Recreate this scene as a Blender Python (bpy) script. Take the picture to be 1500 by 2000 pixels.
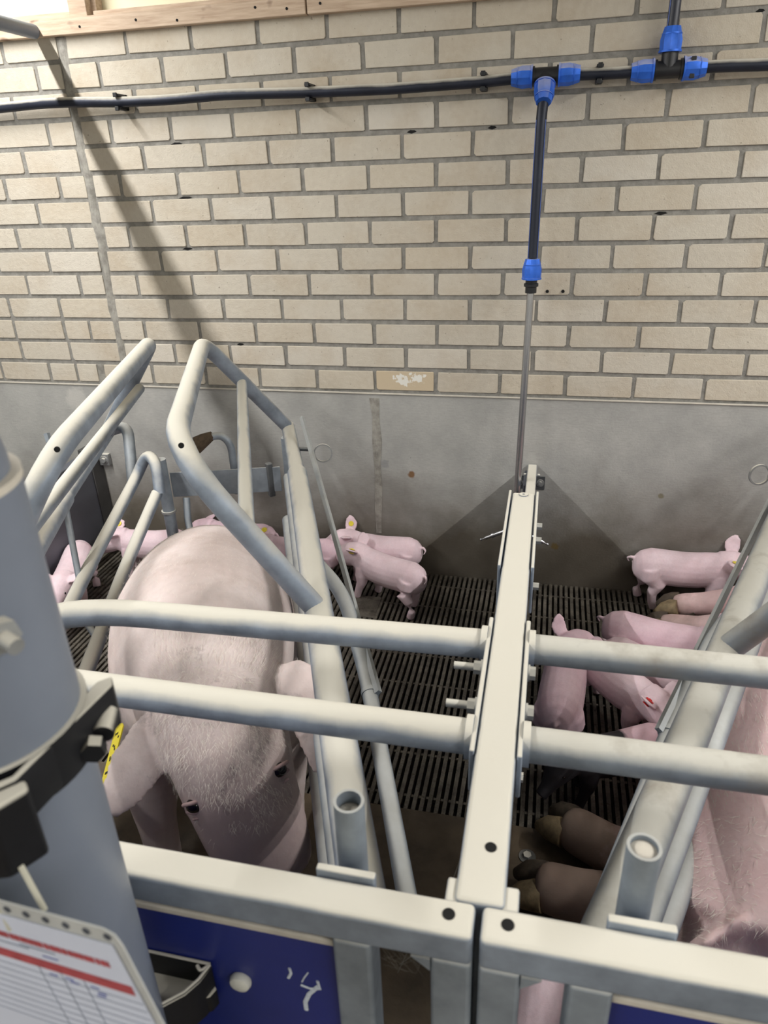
import bpy, bmesh, math, random
from mathutils import Vector, Matrix, Quaternion, noise

for o in list(bpy.data.objects):
    bpy.data.objects.remove(o, do_unlink=True)
S = bpy.context.scene
COL = S.collection
rnd = random.Random(7)
PI = math.pi

# ------------------------------------------------------------------ camera
def V(*a): return Vector(a)
cam_d = bpy.data.cameras.new('camera'); cam = bpy.data.objects.new('camera', cam_d); COL.objects.link(cam)
yaw, pit, rol = math.radians(13.38), math.radians(90-25.5), math.radians(-2.04)
cam.matrix_world = Matrix.Translation((.828, -2.484, 1.478)) @ Matrix.Rotation(yaw,4,'Z') @ Matrix.Rotation(pit,4,'X') @ Matrix.Rotation(rol,4,'Z')
cam_d.sensor_fit = 'VERTICAL'; cam_d.sensor_height = 36.0; cam_d.lens = 1390/2000*36.0
cam_d.clip_start = .02
cam_d.dof.use_dof = True; cam_d.dof.focus_distance = 2.0; cam_d.dof.aperture_fstop = 6.5
S.camera = cam

# ------------------------------------------------------------------ light, world, exposure
w = bpy.data.worlds.new('world'); S.world = w; w.use_nodes = True
w.node_tree.nodes['Background'].inputs[0].default_value = (.75,.82,.95,1)
w.node_tree.nodes['Background'].inputs[1].default_value = .12
def tube_light(x, y, z, length, power, col=(1,.98,.955)):
    l = bpy.data.lights.new('tube_lamp_light','AREA'); l.shape = 'RECTANGLE'; l.size = .026; l.size_y = length
    l.energy = power; l.color = col
    o = bpy.data.objects.new('tube_lamp_light', l); COL.objects.link(o); o.location = (x,y,z)
    return o
LAMPS = [(-1.04,-1.25,2.36),(2.64,-1.25,2.36),(-1.04,-3.85,2.36),(2.64,-3.85,2.36)]  # last two: unseen aisle lamps, added to brighten the gate fronts
LAMP_LIGHTS = [tube_light(x,y,z-.012,1.9,p) for (x,y,z), p in zip(LAMPS, (41,52,36,36))]
S.view_settings.view_transform = 'Standard'; S.view_settings.look = 'None'
S.view_settings.gamma = 1; S.view_settings.use_curve_mapping = False
S.view_settings.exposure = 0.38

# ------------------------------------------------------------------ materials
def lin(c):
    return tuple((v/12.92 if v <= .04045 else ((v+.055)/1.055)**2.4) for v in [q/255 for q in c])
class NT:
    def __init__(s, name):
        s.m = bpy.data.materials.new(name); s.m.use_nodes = True; s.t = s.m.node_tree; s.t.nodes.clear()
        s.out = s.n('ShaderNodeOutputMaterial'); s.b = s.n('ShaderNodeBsdfPrincipled'); s.l(s.b.outputs[0], s.out.inputs[0])
    def n(s, ty, **k):
        q = s.t.nodes.new(ty)
        for a, v in k.items(): setattr(q, a, v)
        return q
    def l(s, a, b): s.t.links.new(a, b)
    def co(s, kind='Object'): return s.n('ShaderNodeTexCoord').outputs[kind]
    def noise(s, scale, detail=4, rough=.55, co=None, vscale=None):
        q = s.n('ShaderNodeTexNoise'); q.inputs['Scale'].default_value = scale; q.inputs['Detail'].default_value = detail; q.inputs['Roughness'].default_value = rough
        c = co or s.co()
        if vscale:
            mp = s.n('ShaderNodeMapping'); mp.inputs['Scale'].default_value = vscale; s.l(c, mp.inputs[0]); c = mp.outputs[0]
        s.l(c, q.inputs['Vector']); return q.outputs['Fac']
    def ramp(s, f, stops):
        q = s.n('ShaderNodeValToRGB'); e = q.color_ramp.elements
        while len(e) < len(stops): e.new(.5)
        for i, (p, c) in enumerate(stops):
            e[i].position = p; e[i].color = (*c, 1) if len(c) == 3 else c
        s.l(f, q.inputs[0]); return q.outputs[0]
    def mask(s, f, a, b):
        q = s.n('ShaderNodeMapRange'); q.inputs[1].default_value = a; q.inputs[2].default_value = b; s.l(f, q.inputs[0]); return q.outputs[0]
    def math(s, op, a, b=None):
        q = s.n('ShaderNodeMath', operation=op)
        for i, v in enumerate((a, b)):
            if v is None: continue
            if isinstance(v, (int, float)): q.inputs[i].default_value = v
            else: s.l(v, q.inputs[i])
        return q.outputs[0]
    def mix(s, f, a, b, mode='MIX'):
        q = s.n('ShaderNodeMix', data_type='RGBA', blend_type=mode)
        for i, v in ((0, f), (6, a), (7, b)):
            if isinstance(v, (int, float)): q.inputs[i].default_value = v
            elif isinstance(v, tuple): q.inputs[i].default_value = (*v, 1) if len(v) == 3 else v
            else: s.l(v, q.inputs[i])
        return q.outputs[2]
    def xyz(s, c=None):
        q = s.n('ShaderNodeSeparateXYZ'); s.l(c or s.co(), q.inputs[0]); return q.outputs
    def col(s, c):
        if isinstance(c, tuple): s.b.inputs['Base Color'].default_value = (*c, 1)
        else: s.l(c, s.b.inputs['Base Color'])
    def set(s, rough=.6, metal=0., spec=.5, sss=0., coat=0.):
        for k, v in (('Roughness',rough),('Metallic',metal),('Specular IOR Level',spec),('Subsurface Weight',sss),('Coat Weight',coat)):
            if isinstance(v, (int,float)): s.b.inputs[k].default_value = v
            else: s.l(v, s.b.inputs[k])
    def bump(s, h, strength=.3, dist=.002):
        q = s.n('ShaderNodeBump'); q.inputs['Strength'].default_value = strength; q.inputs['Distance'].default_value = dist
        s.l(h, q.inputs['Height']); s.l(q.outputs[0], s.b.inputs['Normal'])
    def up(s):
        g = s.n('ShaderNodeNewGeometry'); return s.xyz(g.outputs['Normal'])[2]

def simple(name, c, rough=.5, metal=0., var=.08, scale=20, bump=0.):
    m = NT(name); f = m.noise(scale); c = lin(c)
    d = tuple(v*(1-var*2) for v in c); l = tuple(min(1, v*(1+var)) for v in c)
    m.col(m.ramp(f, [(.3, d), (.7, l)])); m.set(rough, metal)
    if bump: m.bump(m.noise(scale*4), bump)
    return m.m

def mat_brick():
    m = NT('brick'); oi = m.n('ShaderNodeObjectInfo').outputs['Random']
    base = m.ramp(oi, [(0, lin((186,178,164))), (.4, lin((194,187,174))), (.75, lin((190,180,163))), (1, lin((199,193,182)))])
    g = m.n('ShaderNodeNewGeometry').outputs['Position']
    n1 = m.noise(5, 4, co=g); n2 = m.noise(60, 3, co=g); n3 = m.noise(260, 2, co=g)
    c = m.mix(m.mask(n1, .45, .75), base, lin((180,167,148)))
    c = m.mix(m.math('MULTIPLY', m.mask(n2, .35, .8), .35), c, lin((208,202,188)))
    sp = m.mask(m.noise(95, 2, .5, co=g), .73, .77)
    c = m.mix(m.math('MULTIPLY', sp, .6), c, lin((118,108,94)))
    m.col(c); m.set(.92, 0, .2); m.bump(m.math('ADD', n3, m.math('MULTIPLY', n2, 1.5)), .6, .002)
    return m.m
def mat_brick_paint():
    m = NT('brick_with_paint'); g = m.n('ShaderNodeNewGeometry').outputs['Position']
    n1 = m.noise(30, 5, .65, co=g)
    xz = m.xyz(); e = m.math('ADD', m.math('POWER', m.math('MULTIPLY', m.math('SUBTRACT', xz[0], .02), 12.), 2.), m.math('POWER', m.math('MULTIPLY', m.math('SUBTRACT', xz[2], .008), 32.), 2.))
    k = m.math('GREATER_THAN', m.math('SUBTRACT', n1, m.math('MULTIPLY', e, .22)), .42)
    m.col(m.mix(k, lin((194,178,152)), lin((222,220,212)))); m.set(.9); m.bump(m.noise(250, 2, co=g), .3, .0015)
    return m.m
def mat_mortar():
    m = NT('mortar'); g = m.n('ShaderNodeNewGeometry').outputs['Position']
    n = m.noise(40, 5, .6, co=g); m.col(m.ramp(n, [(.3, lin((122,120,115))), (.7, lin((152,150,144)))])); m.set(.95, 0, .2)
    m.bump(m.noise(180, 4, co=g), .7, .003); return m.m
def mat_smear():
    m = NT('mortar_patch'); g = m.n('ShaderNodeNewGeometry').outputs['Position']
    n = m.noise(30, 6, .65, co=g); m.col(m.ramp(n, [(.35, lin((138,135,128))), (.6, lin((172,169,161)))])); m.set(.95, 0, .2)
    m.bump(m.noise(70, 6, .7, co=g, vscale=(3,1,.6)), .9, .006); return m.m
def mat_concrete():
    m = NT('wall_concrete'); c0 = m.n('ShaderNodeNewGeometry').outputs['Position']; xz = m.xyz(c0)
    n = m.noise(6, 6, .6, co=c0); fine = m.noise(120, 4, .6, co=c0, vscale=(.35,1,1.6))
    c = m.ramp(n, [(.3, lin((156,156,153))), (.7, lin((178,177,173)))])
    c = m.mix(m.math('MULTIPLY', m.mask(fine, .4, .8), .35), c, lin((134,134,131)))
    dn = m.noise(3.2, 5, .6, co=c0)                                  # splashed brown dirt, ragged upper edge
    dirt = m.mask(m.math('SUBTRACT', m.math('MULTIPLY', dn, .55), xz[2]), -.2, .16)
    c = m.mix(m.math('MULTIPLY', dirt, .85), c, lin((88,79,64)))
    def spot(x, z, r, colr, amt, base, ns=40):
        q = m.n('ShaderNodeVectorMath', operation='DISTANCE'); q.inputs[1].default_value = (x, -.012, z); m.l(c0, q.inputs[0])
        k = m.mask(m.math('ADD', q.outputs['Value'], m.math('MULTIPLY', m.math('SUBTRACT', m.noise(ns, 4, co=c0), .5), r*1.6)), r, r*.6)
        return m.mix(m.math('MULTIPLY', k, amt), base, lin(colr))
    c = spot(.353, .432, .016, (120,84,48), .9, c); c = spot(.25, .47, .02, (96,104,112), .3, c, 60)
    c = spot(-1.03, .69, .055, (192,190,184), .6, c); c = spot(-1.0, .64, .05, (188,186,180), .5, c)
    c = spot(.908, .167, .018, (112,92,44), .7, c); c = spot(1.26, .40, .012, (110,100,60), .6, c); c = spot(.35,.5,.004,(40,38,36),1.,c)
    m.col(c); m.set(.9, 0, .25); m.bump(m.math('ADD', m.noise(150, 5, co=c0), m.math('MULTIPLY', fine, .8)), .3, .002); return m.m
def mat_steel(name, dust=.95, base=(140,150,163), grime=.0, rough=.5):
    m = NT(name); g = m.n('ShaderNodeNewGeometry').outputs['Position']
    n = m.noise(14, 4, .6, co=g); f = m.noise(160, 3, co=g)
    c = m.ramp(n, [(.3, lin(tuple(v*.86 for v in base))), (.7, lin(tuple(min(255,v*1.1) for v in base)))])
    u = m.up(); k = m.mask(m.math('ADD', u, m.math('MULTIPLY', m.math('SUBTRACT', m.noise(9, 5, .6, co=g), .5), .7)), .3, .82)
    k = m.math('MULTIPLY', k, dust)
    c = m.mix(k, c, lin((214,210,197)))
    if grime:
        gr = m.mask(m.noise(7, 5, .65, co=g), .52, .72)
        c = m.mix(m.math('MULTIPLY', gr, grime), c, lin((112,98,78)))
    m.col(c)
    m.set(m.mix(k, (rough,)*3, (.93,)*3), m.math('MULTIPLY', m.math('SUBTRACT', 1., k), .35), .4); m.bump(f, .12, .001); return m.m
def mat_wood():
    m = NT('wood'); c0 = m.n('ShaderNodeNewGeometry').outputs['Position']
    n = m.noise(8, 5, .6, co=c0, vscale=(1.2,8,14)); kn = m.mask(m.noise(9, 2, .4, co=c0, vscale=(1.3,1,2.2)), .68, .78)
    c = m.ramp(n, [(.3, lin((174,150,128))), (.7, lin((206,186,164)))])
    c = m.mix(kn, c, lin((96,66,50))); m.col(c); m.set(.75); m.bump(n, .2, .002); return m.m
def mat_slat():
    m = NT('floor_slat'); g = m.n('ShaderNodeNewGeometry').outputs['Position']
    n = m.noise(22, 6, .65, co=g); c = m.ramp(n, [(.3, lin((60,56,50))), (.5, lin((92,87,79))), (.75, lin((122,116,104)))])
    m.col(c); m.set(m.mask(m.noise(30, 3, co=g), .2, 1.), 0, .5); m.bump(m.noise(160, 4, co=g), .6, .003); return m.m
def mat_solid_floor():
    m = NT('floor_plate'); g = m.n('ShaderNodeNewGeometry').outputs['Position']
    n = m.noise(9, 6, .6, co=g); m.col(m.ramp(n, [(.3, lin((66,56,44))), (.7, lin((104,90,72)))])); m.set(.55); m.bump(m.noise(70, 5, co=g), .4, .003); return m.m
def mat_skin(name, a, b, c2, patch=None, fscale=1., dirt=0.):
    m = NT(name); c0 = m.co(); n = m.noise(9*fscale, 5, .6, co=c0); f = m.noise(90*fscale, 4, .6, co=c0)
    c = m.ramp(n, [(.25, lin(a)), (.55, lin(b)), (.8, lin(c2))])
    c = m.mix(m.math('MULTIPLY', m.mask(f, .45, .75), .2), c, lin(tuple(v*.84 for v in a)))
    if dirt:
        d = m.mask(m.noise(5*fscale, 6, .7, co=c0), .54, .75); c = m.mix(m.math('MULTIPLY', d, dirt), c, lin((150,126,106)))
    if patch: c = patch(m, c)
    m.col(c); m.set(.62, 0, .35, .12); m.b.inputs['Subsurface Radius'].default_value = (.02,.008,.006)
    m.bump(m.math('ADD', m.noise(240*fscale, 3, co=c0), m.math('MULTIPLY', f, 1.)), .22, .0015); return m.m
def saddle_patch(m, c):
    x = m.xyz()[0]; k = m.mask(m.math('ADD', x, m.math('MULTIPLY', m.math('SUBTRACT', m.noise(18, 4), .5), .03)), -.052, -.042)
    tip = m.math('LESS_THAN', x, .262)
    return m.mix(m.math('MULTIPLY', k, tip), c, lin((44,42,46)))
def feet_patch(m, c):                                                # dried dung on the lower legs
    p = m.xyz(m.n('ShaderNodeNewGeometry').outputs['Position']); n = m.math('MULTIPLY', m.math('SUBTRACT', m.noise(20, 5, .65), .5), .16)
    f = m.math('MULTIPLY', m.mask(m.math('ADD', p[0], n), 1.16, 1.02), m.math('LESS_THAN', p[1], -.9))
    h = m.math('MULTIPLY', m.math('MULTIPLY', m.mask(m.math('ADD', p[0], n), 1.40, 1.30), m.math('GREATER_THAN', p[1], -.5)), .55)
    return m.mix(m.math('MAXIMUM', m.math('MULTIPLY', f, .85), h), c, lin((116,100,82)))
def head_patch(m, c):                                                # greyer snout skin, shade of the lower face painted in, dark stains near the eyes
    q = m.n('ShaderNodeVectorMath', operation='DISTANCE'); q.inputs[1].default_value = (.31,.14,.33); m.l(m.co(), q.inputs[0])
    k = m.mask(m.math('ADD', q.outputs['Value'], m.math('MULTIPLY', m.math('SUBTRACT', m.noise(14, 5, .65), .5), .2)), .26, .1)
    c = m.mix(m.math('MULTIPLY', k, .75), c, lin((152,132,132)))
    b = m.mask(m.noise(16, 6, .7), .58, .68); q2 = m.n('ShaderNodeVectorMath', operation='DISTANCE'); q2.inputs[1].default_value = (.2,.12,.5); m.l(m.co(), q2.inputs[0])
    return m.mix(m.math('MULTIPLY', m.math('MULTIPLY', b, .55), m.mask(q2.outputs['Value'], .3, .12)), c, lin((110,98,100)))

M = dict(
 brick=mat_brick(), brick_paint=mat_brick_paint(), mortar=mat_mortar(), smear=mat_smear(), concrete=mat_concrete(),
 steel=mat_steel('galvanised_steel_dusty'), steel_low=mat_steel('galvanised_steel', .45, (138,147,156), .06), steel_grimy=mat_steel('galvanised_steel_grimy', .75, (134,142,150), .6),
 steel_dark=mat_steel('steel_dark', .15, (92,95,98), .5), zinc=mat_steel('zinc_bolt', .8, (150,152,152)),
 stainless=simple('stainless_steel', (178,178,180), .22, .9, .03), chrome=simple('bright_steel', (200,202,206), .18, .95, .02),
 rust=simple('dung_crust', (84,70,54), .95, 0, .2, 60, .8),
 wood=mat_wood(), slat=mat_slat(), plate=mat_solid_floor(), pit=simple('pit_dark', (24,22,20), .6),
 pvc=simple('grey_pvc', (116,124,138), .42, 0, .05, 6), pvc_rim=simple('dusty_pvc', (196,190,178), .8, 0, .06, 30),
 board=simple('grey_board', (92,95,104), .45, 0, .05, 5), board_edge=simple('board_edge', (74,74,74), .6),
 pe=simple('black_pe_pipe', (40,44,56), .38, 0, .05, 30), pe_dust=mat_steel('black_pipe_dusty', .8, (38,42,54), 0., .45), stripe=simple('pipe_stripe', (72,98,168), .4),
 fit_blue=simple('blue_fitting', (58,112,214), .38, 0, .05, 30), fit_black=simple('black_fitting', (28,30,34), .4), clip=simple('black_clip', (22,24,28), .45),
 fit_dust=mat_steel('blue_fitting_dusty', .55, (52,108,216), 0., .4),
 blue_panel=simple('blue_panel', (31,43,116), .35, 0, .08, 8), cap_white=simple('white_cap', (206,206,198), .5, 0, .06, 60), chalk=simple('white_paint_pen', (196,204,214), .9, 0, .08, 200),
 black_plastic=mat_steel('black_plastic_dusty', .9, (28,29,33), 0., .5), tie=simple('cream_tie', (190,188,172), .6),
 paper=simple('paper', (206,212,228), .55, 0, .03, 8), sleeve=simple('clear_sleeve_edge', (186,188,186), .3, 0, .06, 20), red_ink=simple('red_ink', (172,74,80), .6, 0, .12, 90), grey_ink=simple('grey_ink', (140,150,166), .6), blue_ink=simple('blue_ink', (94,104,170), .6), hole=simple('punched_hole', (70,74,84), .8),
 dark=simple('hole_dark', (10,10,10), .9), cream=simple('cream_sheet', (240,234,204), .8, 0, .03, 3), white=simple('white_paint', (222,222,216), .8, 0, .03, 4),
 pig_skin=mat_skin('piglet_skin', (226,200,207), (234,211,218), (240,221,227), fscale=1.6),
 pig_skin2=mat_skin('piglet_skin_rosy', (220,188,199), (228,200,210), (236,212,220), fscale=1.6),
 saddle=mat_skin('saddle_piglet_skin', (214,176,184), (224,190,200), (230,200,206), saddle_patch, 1.6),
 sow_skin=mat_skin('sow_skin', (206,188,182), (218,203,199), (228,216,213), head_patch, .6, .45),
 sow_skin2=mat_skin('sow_skin_pink', (216,182,182), (226,198,197), (230,210,207), feet_patch, .6, .2),
 inner_ear=simple('inner_ear', (196,134,132), .7, 0, .15, 60), bristle=simple('bristle', (232,224,213), .6, 0, .05), eye=simple('eye_dark', (18,14,14), .12), lid=simple('eyelid', (168,142,140), .6, 0, .1, 40),
 hoof=simple('hoof', (128,112,84), .7, 0, .25, 40, .3), hoof_dark=simple('hoof_dark', (78,68,56), .8, 0, .25, 40, .3),
 tag_yellow=simple('yellow_tag', (232,214,64), .45, 0, .05, 30), tag_red=simple('red_tag', (212,40,34), .45, 0, .05), tag_ink=simple('tag_ink', (30,30,26), .6), web=simple('cobweb', (120,116,108), .9),
 tube_lamp=None)
mm = NT('lamp_tube'); mm.b.inputs['Emission Color'].default_value = (1,.97,.91,1); mm.b.inputs['Emission Strength'].default_value = 6; M['tube_lamp'] = mm.m

# ------------------------------------------------------------------ mesh helpers
def fillet(pts, rad, k=6):
    pts = [Vector(p) for p in pts]
    if len(pts) < 3 or not rad: return pts
    out = [pts[0]]
    for i in range(1, len(pts)-1):
        a, b, c = pts[i-1], pts[i], pts[i+1]
        r = rad[i-1] if isinstance(rad, (list, tuple)) else rad
        d1 = min(r, (a-b).length*.49); d2 = min(r, (c-b).length*.49)
        p = b+(a-b).normalized()*d1; q = b+(c-b).normalized()*d2
        for j in range(k+1):
            t = j/k; out.append((1-t)**2*p+2*t*(1-t)*b+t*t*q)
    out.append(pts[-1]); return out
class MB:
    def __init__(s): s.v = []; s.f = []
    def add(s, vs, fs):
        o = len(s.v); s.v += [tuple(x) for x in vs]; s.f += [tuple(i+o for i in q) for q in fs]; return s
    def box(s, a, b, mat=None):
        (x0,y0,z0),(x1,y1,z1) = a, b
        vs = [V(x,y,z) for z in (z0,z1) for y in (y0,y1) for x in (x0,x1)]
        if mat is not None: vs = [mat @ q for q in vs]
        return s.add(vs, [(0,2,3,1),(4,5,7,6),(0,1,5,4),(2,6,7,3),(0,4,6,2),(1,3,7,5)])
    def tube(s, pts, r, n=16, fil=0., caps=True, flat=1., k=6, start=None):
        P = fillet(pts, fil, k) if fil else [Vector(p) for p in pts]
        R = r if isinstance(r, (list, tuple)) else [r]*len(P)
        T = []
        for i in range(len(P)):
            a = P[max(0,i-1)]; b = P[min(len(P)-1,i+1)]; T.append((b-a).normalized())
        ref = start or (V(0,0,1) if abs(T[0].z) < .9 else V(0,1,0))
        nrm = (ref-T[0]*ref.dot(T[0])).normalized()
        o = len(s.v)
        for i, p in enumerate(P):
            if i:
                q = T[i-1].rotation_difference(T[i]); nrm = q @ nrm; nrm = (nrm-T[i]*nrm.dot(T[i])).normalized()
            bi = T[i].cross(nrm)
            for j in range(n):
                a = 2*PI*j/n; s.v.append(tuple(p+(nrm*math.cos(a)*flat+bi*math.sin(a))*R[i]))
        for i in range(len(P)-1):
            for j in range(n):
                s.f.append((o+i*n+j, o+i*n+(j+1)%n, o+(i+1)*n+(j+1)%n, o+(i+1)*n+j))
        if caps:
            s.f.append(tuple(o+j for j in range(n))[::-1]); s.f.append(tuple(o+(len(P)-1)*n+j for j in range(n)))
        return s
    def ring(s, c, axis, r0, r1, h, n=24):                            # hollow ring / washer
        axis = Vector(axis).normalized(); a = axis.orthogonal().normalized(); b = axis.cross(a); c = Vector(c); o = len(s.v)
        for j in range(n):
            t = 2*PI*j/n; d = a*math.cos(t)+b*math.sin(t)
            for rr, hh in ((r0,-h/2),(r1,-h/2),(r1,h/2),(r0,h/2)): s.v.append(tuple(c+d*rr+axis*hh))
        for j in range(n):
            k = (j+1)%n
            for q in range(4): s.f.append((o+j*4+q, o+j*4+(q+1)%4, o+k*4+(q+1)%4, o+k*4+q))
        return s
    def lathe(s, prof, c, axis=(0,0,1), n=24, ribs=None):
        axis = Vector(axis).normalized(); a = axis.orthogonal().normalized(); b = axis.cross(a); c = Vector(c); o = len(s.v)
        for (r, h) in prof:
            for j in range(n):
                t = 2*PI*j/n; rr = r*(1+(ribs if ribs and j % 3 == 0 else 0)); s.v.append(tuple(c+(a*math.cos(t)+b*math.sin(t))*rr+axis*h))
        for i in range(len(prof)-1):
            for j in range(n):
                s.f.append((o+i*n+j, o+i*n+(j+1)%n, o+(i+1)*n+(j+1)%n, o+(i+1)*n+j))
        s.f.append(tuple(o+j for j in range(n))[::-1]); s.f.append(tuple(o+(len(prof)-1)*n+j for j in range(n))); return s
    def prism(s, poly, d):                                            # poly: 3D points, d: extrusion vector
        n = len(poly); p = [Vector(q) for q in poly]; d = Vector(d)
        return s.add(p+[q+d for q in p], [tuple(range(n))[::-1], tuple(range(n,2*n))]+[(i,(i+1)%n,n+(i+1)%n,n+i) for i in range(n)])
    def hexa(s, c, axis, r, h): return s.lathe([(r,0),(r,h)], c, axis, 6)
    def mesh(s, name):
        m = bpy.data.meshes.new(name); m.from_pydata(s.v, [], s.f); m.update()
        bm = bmesh.new(); bm.from_mesh(m); bmesh.ops.recalc_face_normals(bm, faces=bm.faces); bm.to_mesh(m); bm.free(); return m
    def build(s, name, mat, parent=None, smooth=40, bevel=0., seg=2, inv=None):
        m = s.mesh(name)
        if smooth:
            m.polygons.foreach_set('use_smooth', [True]*len(m.polygons)); m.set_sharp_from_angle(angle=math.radians(smooth))
        o = bpy.data.objects.new(name, m); COL.objects.link(o); m.materials.append(mat)
        if bevel:
            b = o.modifiers.new('bevel', 'BEVEL'); b.width = bevel; b.segments = seg; b.limit_method = 'ANGLE'; b.harden_normals = False
        if parent:
            o.parent = parent; o.matrix_parent_inverse = parent.matrix_world.inverted()
        return o
def tag(o, label, cat, group=None, kind=None):
    if kind: o['kind'] = kind
    if label: o['label'] = label
    if cat: o['category'] = cat
    if group: o['group'] = group
    return o
def thing(name, label, cat, loc=(0,0,0), rz=0., group=None):
    o = bpy.data.objects.new(name, None); COL.objects.link(o); o.location = loc; o.rotation_euler = (0,0,rz); o.empty_display_size = .05
    o.matrix_world = Matrix.Translation(loc) @ Matrix.Rotation(rz,4,'Z')
    return tag(o, label, cat, group)
def struct(o, label=None):
    o['kind'] = 'structure'
    if label: o['label'] = label
    return o

# ------------------------------------------------------------------ the room
HC = .747                                                             # top of the concrete base
wall = struct(MB().box((-3.2,0,HC-.02),(4.6,.2,1.94)).build('wall_back', M['mortar'], smooth=0), 'beige sand-lime brick wall with grey mortar above the concrete base')
base = struct(MB().box((-3.2,-.009,-.5),(4.6,.2,HC)).build('wall_back_base', M['concrete'], smooth=0, bevel=.003), 'grey concrete lower wall with brown dirt near the floor')
MB().prism([(.198,-.0085,.73),(.236,-.0085,.728),(.234,-.0085,.64),(.241,-.0085,.56),(.232,-.0085,.46),(.236,-.0085,.36),(.228,-.0085,.24),(.226,-.0085,.17),(.205,-.0085,.17),(.203,-.0085,.3),(.21,-.0085,.42),(.204,-.0085,.55),(.208,-.0085,.66)], (0,-.0018,0)).build('joint_filler', M['smear'], base)
MB().box((-3.2,-.0135,HC-.003),(4.6,-.008,HC+.002)).build('ledge_seam', M['pvc_rim'], base, bevel=.001)
# bricks
PX, PZ = .224, .084
def brick_mesh(i):
    r = random.Random(i); hx, hz, c = .107, .0344, .002
    pts = []
    for sx, sz in ((-1,-1),(1,-1),(1,1),(-1,1)):
        k = c*(1+2.2*(r.random() > .8)) ; a = (sx*(hx-k+r.uniform(-.001,.001)), sz*hz*1.0+r.uniform(-.0012,.0012)); b = (sx*hx+r.uniform(-.0015,.0015), sz*(hz-k))
        pts += [a, b] if (sx, sz) in ((1,-1),(-1,1)) else [b, a]
    d0, d1 = 0., -.0042
    n = 8; vs = [V(x,.004,z) for x,z in pts]+[V(x,d1+.0014,z) for x,z in pts]+[V(x*.988,d1,z*.965) for x,z in pts]
    fs = [(j,(j+1)%n,n+(j+1)%n,n+j) for j in range(n)]+[(n+j,n+(j+1)%n,2*n+(j+1)%n,2*n+j) for j in range(n)]+[tuple(range(2*n,3*n))]
    m = MB().add(vs, fs).mesh('brick'); m.materials.append(M['brick']); return m
BM = [brick_mesh(i) for i in range(7)]
LEFT = {13:[-1.021,-.797],12:[-.909,-.80],11:[-1.028,-.80],10:[-.912,-.796],9:[-1.033,-.80],8:[-1.135,-.912,-.79],7:[-1.024,-.79],6:[-1.136,-.91,-.784],5:[-1.025,-.792],4:[-1.14,-.911,-.80],3:[-1.02,-.79],2:[-1.021,-.908,-.79],1:[-1.016,-.787],0:[-1.131,-1.007,-.898]}
CRW = {13:.028,12:.026,11:.024,10:.028,9:.03,8:.032,7:.032,6:.034,5:.036,4:.018,3:.022,2:.018,1:.026,0:.028}
def put_brick(x0, x1, r, mesh=None, mat=None):
    wdt = x1-x0-.0135
    if wdt < .02: return
    o = bpy.data.objects.new('brick', mesh or BM[rnd.randrange(len(BM))]); COL.objects.link(o)
    o.location = ((x0+x1)/2+rnd.uniform(-.001,.001), rnd.uniform(-.0012,.0012), HC+.004+PZ*(r+.5)+rnd.uniform(-.0012,.0012))
    o.scale = (wdt/.214, 1, 1); o.rotation_euler = (0, rnd.uniform(-.004,.004), rnd.uniform(-.003,.003))
    o.parent = wall
    return o
for r in range(14):
    js = list(LEFT[r]); crack = js[-1]; first = js[0]
    while first > -1.75: first -= PX; js.insert(0, first)
    hw = CRW[r]/2
    for a, b in zip(js, js[1:]): put_brick(a, b if b != crack else crack-hw+.005, r)
    k = -3 if r % 2 == 0 else -2.5
    xs = [crack+hw-.005]
    if r == 0: xs.append(-.672-PX*.0)
    while k*PX < 2.6:
        if k*PX > xs[-1]+.05: xs.append(k*PX+rnd.uniform(-.003,.003))
        k += 1
    for a, b in zip(xs, xs[1:]):
        o = put_brick(a, b, r)
        if r == 0 and abs((a+b)/2-.336) < .05:
            pm = BM[0].copy(); pm.materials.clear(); pm.materials.append(M['brick_paint']); o.data = pm
            o['label'] = 'tan brick with a flaking white paint patch'
# irregular mortar repair running down the wall
def smear(z0, z1, x0, w0, name='mortar_repair'):
    n = max(3, int((z1-z0)/.02)); mb = MB(); L = []; Rr = []
    for i in range(n+1):
        z = z0+(z1-z0)*i/n; ww = w0*(1+.45*noise.noise((0,1.3,z*14))); xx = x0+.009*noise.noise((3,0,z*9))
        L.append(V(xx-ww/2, .001, z)); Rr.append(V(xx+ww/2, .001, z))
    vs = []; fs = []
    for i in range(n+1):
        md = (L[i]+Rr[i])/2; vs += [L[i], V(md.x-.004,-.0088-.003*noise.noise((5,z0,i*.9)),md.z), V(md.x+.007,-.0078,md.z), Rr[i]]
    for i in range(n):
        for j in range(3): fs.append((i*4+j, i*4+j+1, i*4+j+5, i*4+j+4))
    return mb.add(vs, fs).build(name, M['smear'], wall)
smear(HC+.084, 1.91, -.792, .041); smear(HC+.002, HC+.084, -.898, .042)
for x, z in ((.816,HC+PZ*4.3),(.866,HC+PZ*4.3)):
    MB().lathe([(.0055,0),(.0055,.001)], (x,-.0082,z), (0,1,0), 12).build('drill_hole', M['dark'], wall)
for x, r, wv in ((-.435,9.98,.022),(-.43,8.0,.026),(-.45,6.02,.02),(-.79,4.04,.008),(-.29,2.0,.014),(1.14,7.02,.02),(1.33,12.98,.012),(.37,10.02,.016),(.62,10.03,.014)):
    MB().prism([(x-wv,-.0008,HC+PZ*r),(x-wv*.3,-.0008,HC+PZ*r+.006),(x+wv*.6,-.0008,HC+PZ*r+.005),(x+wv,-.0008,HC+PZ*r+.001),(x,-.0008,HC+PZ*r-.004)], (0,.0006,0)).build('mortar_gap', M['dark'], wall)

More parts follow.
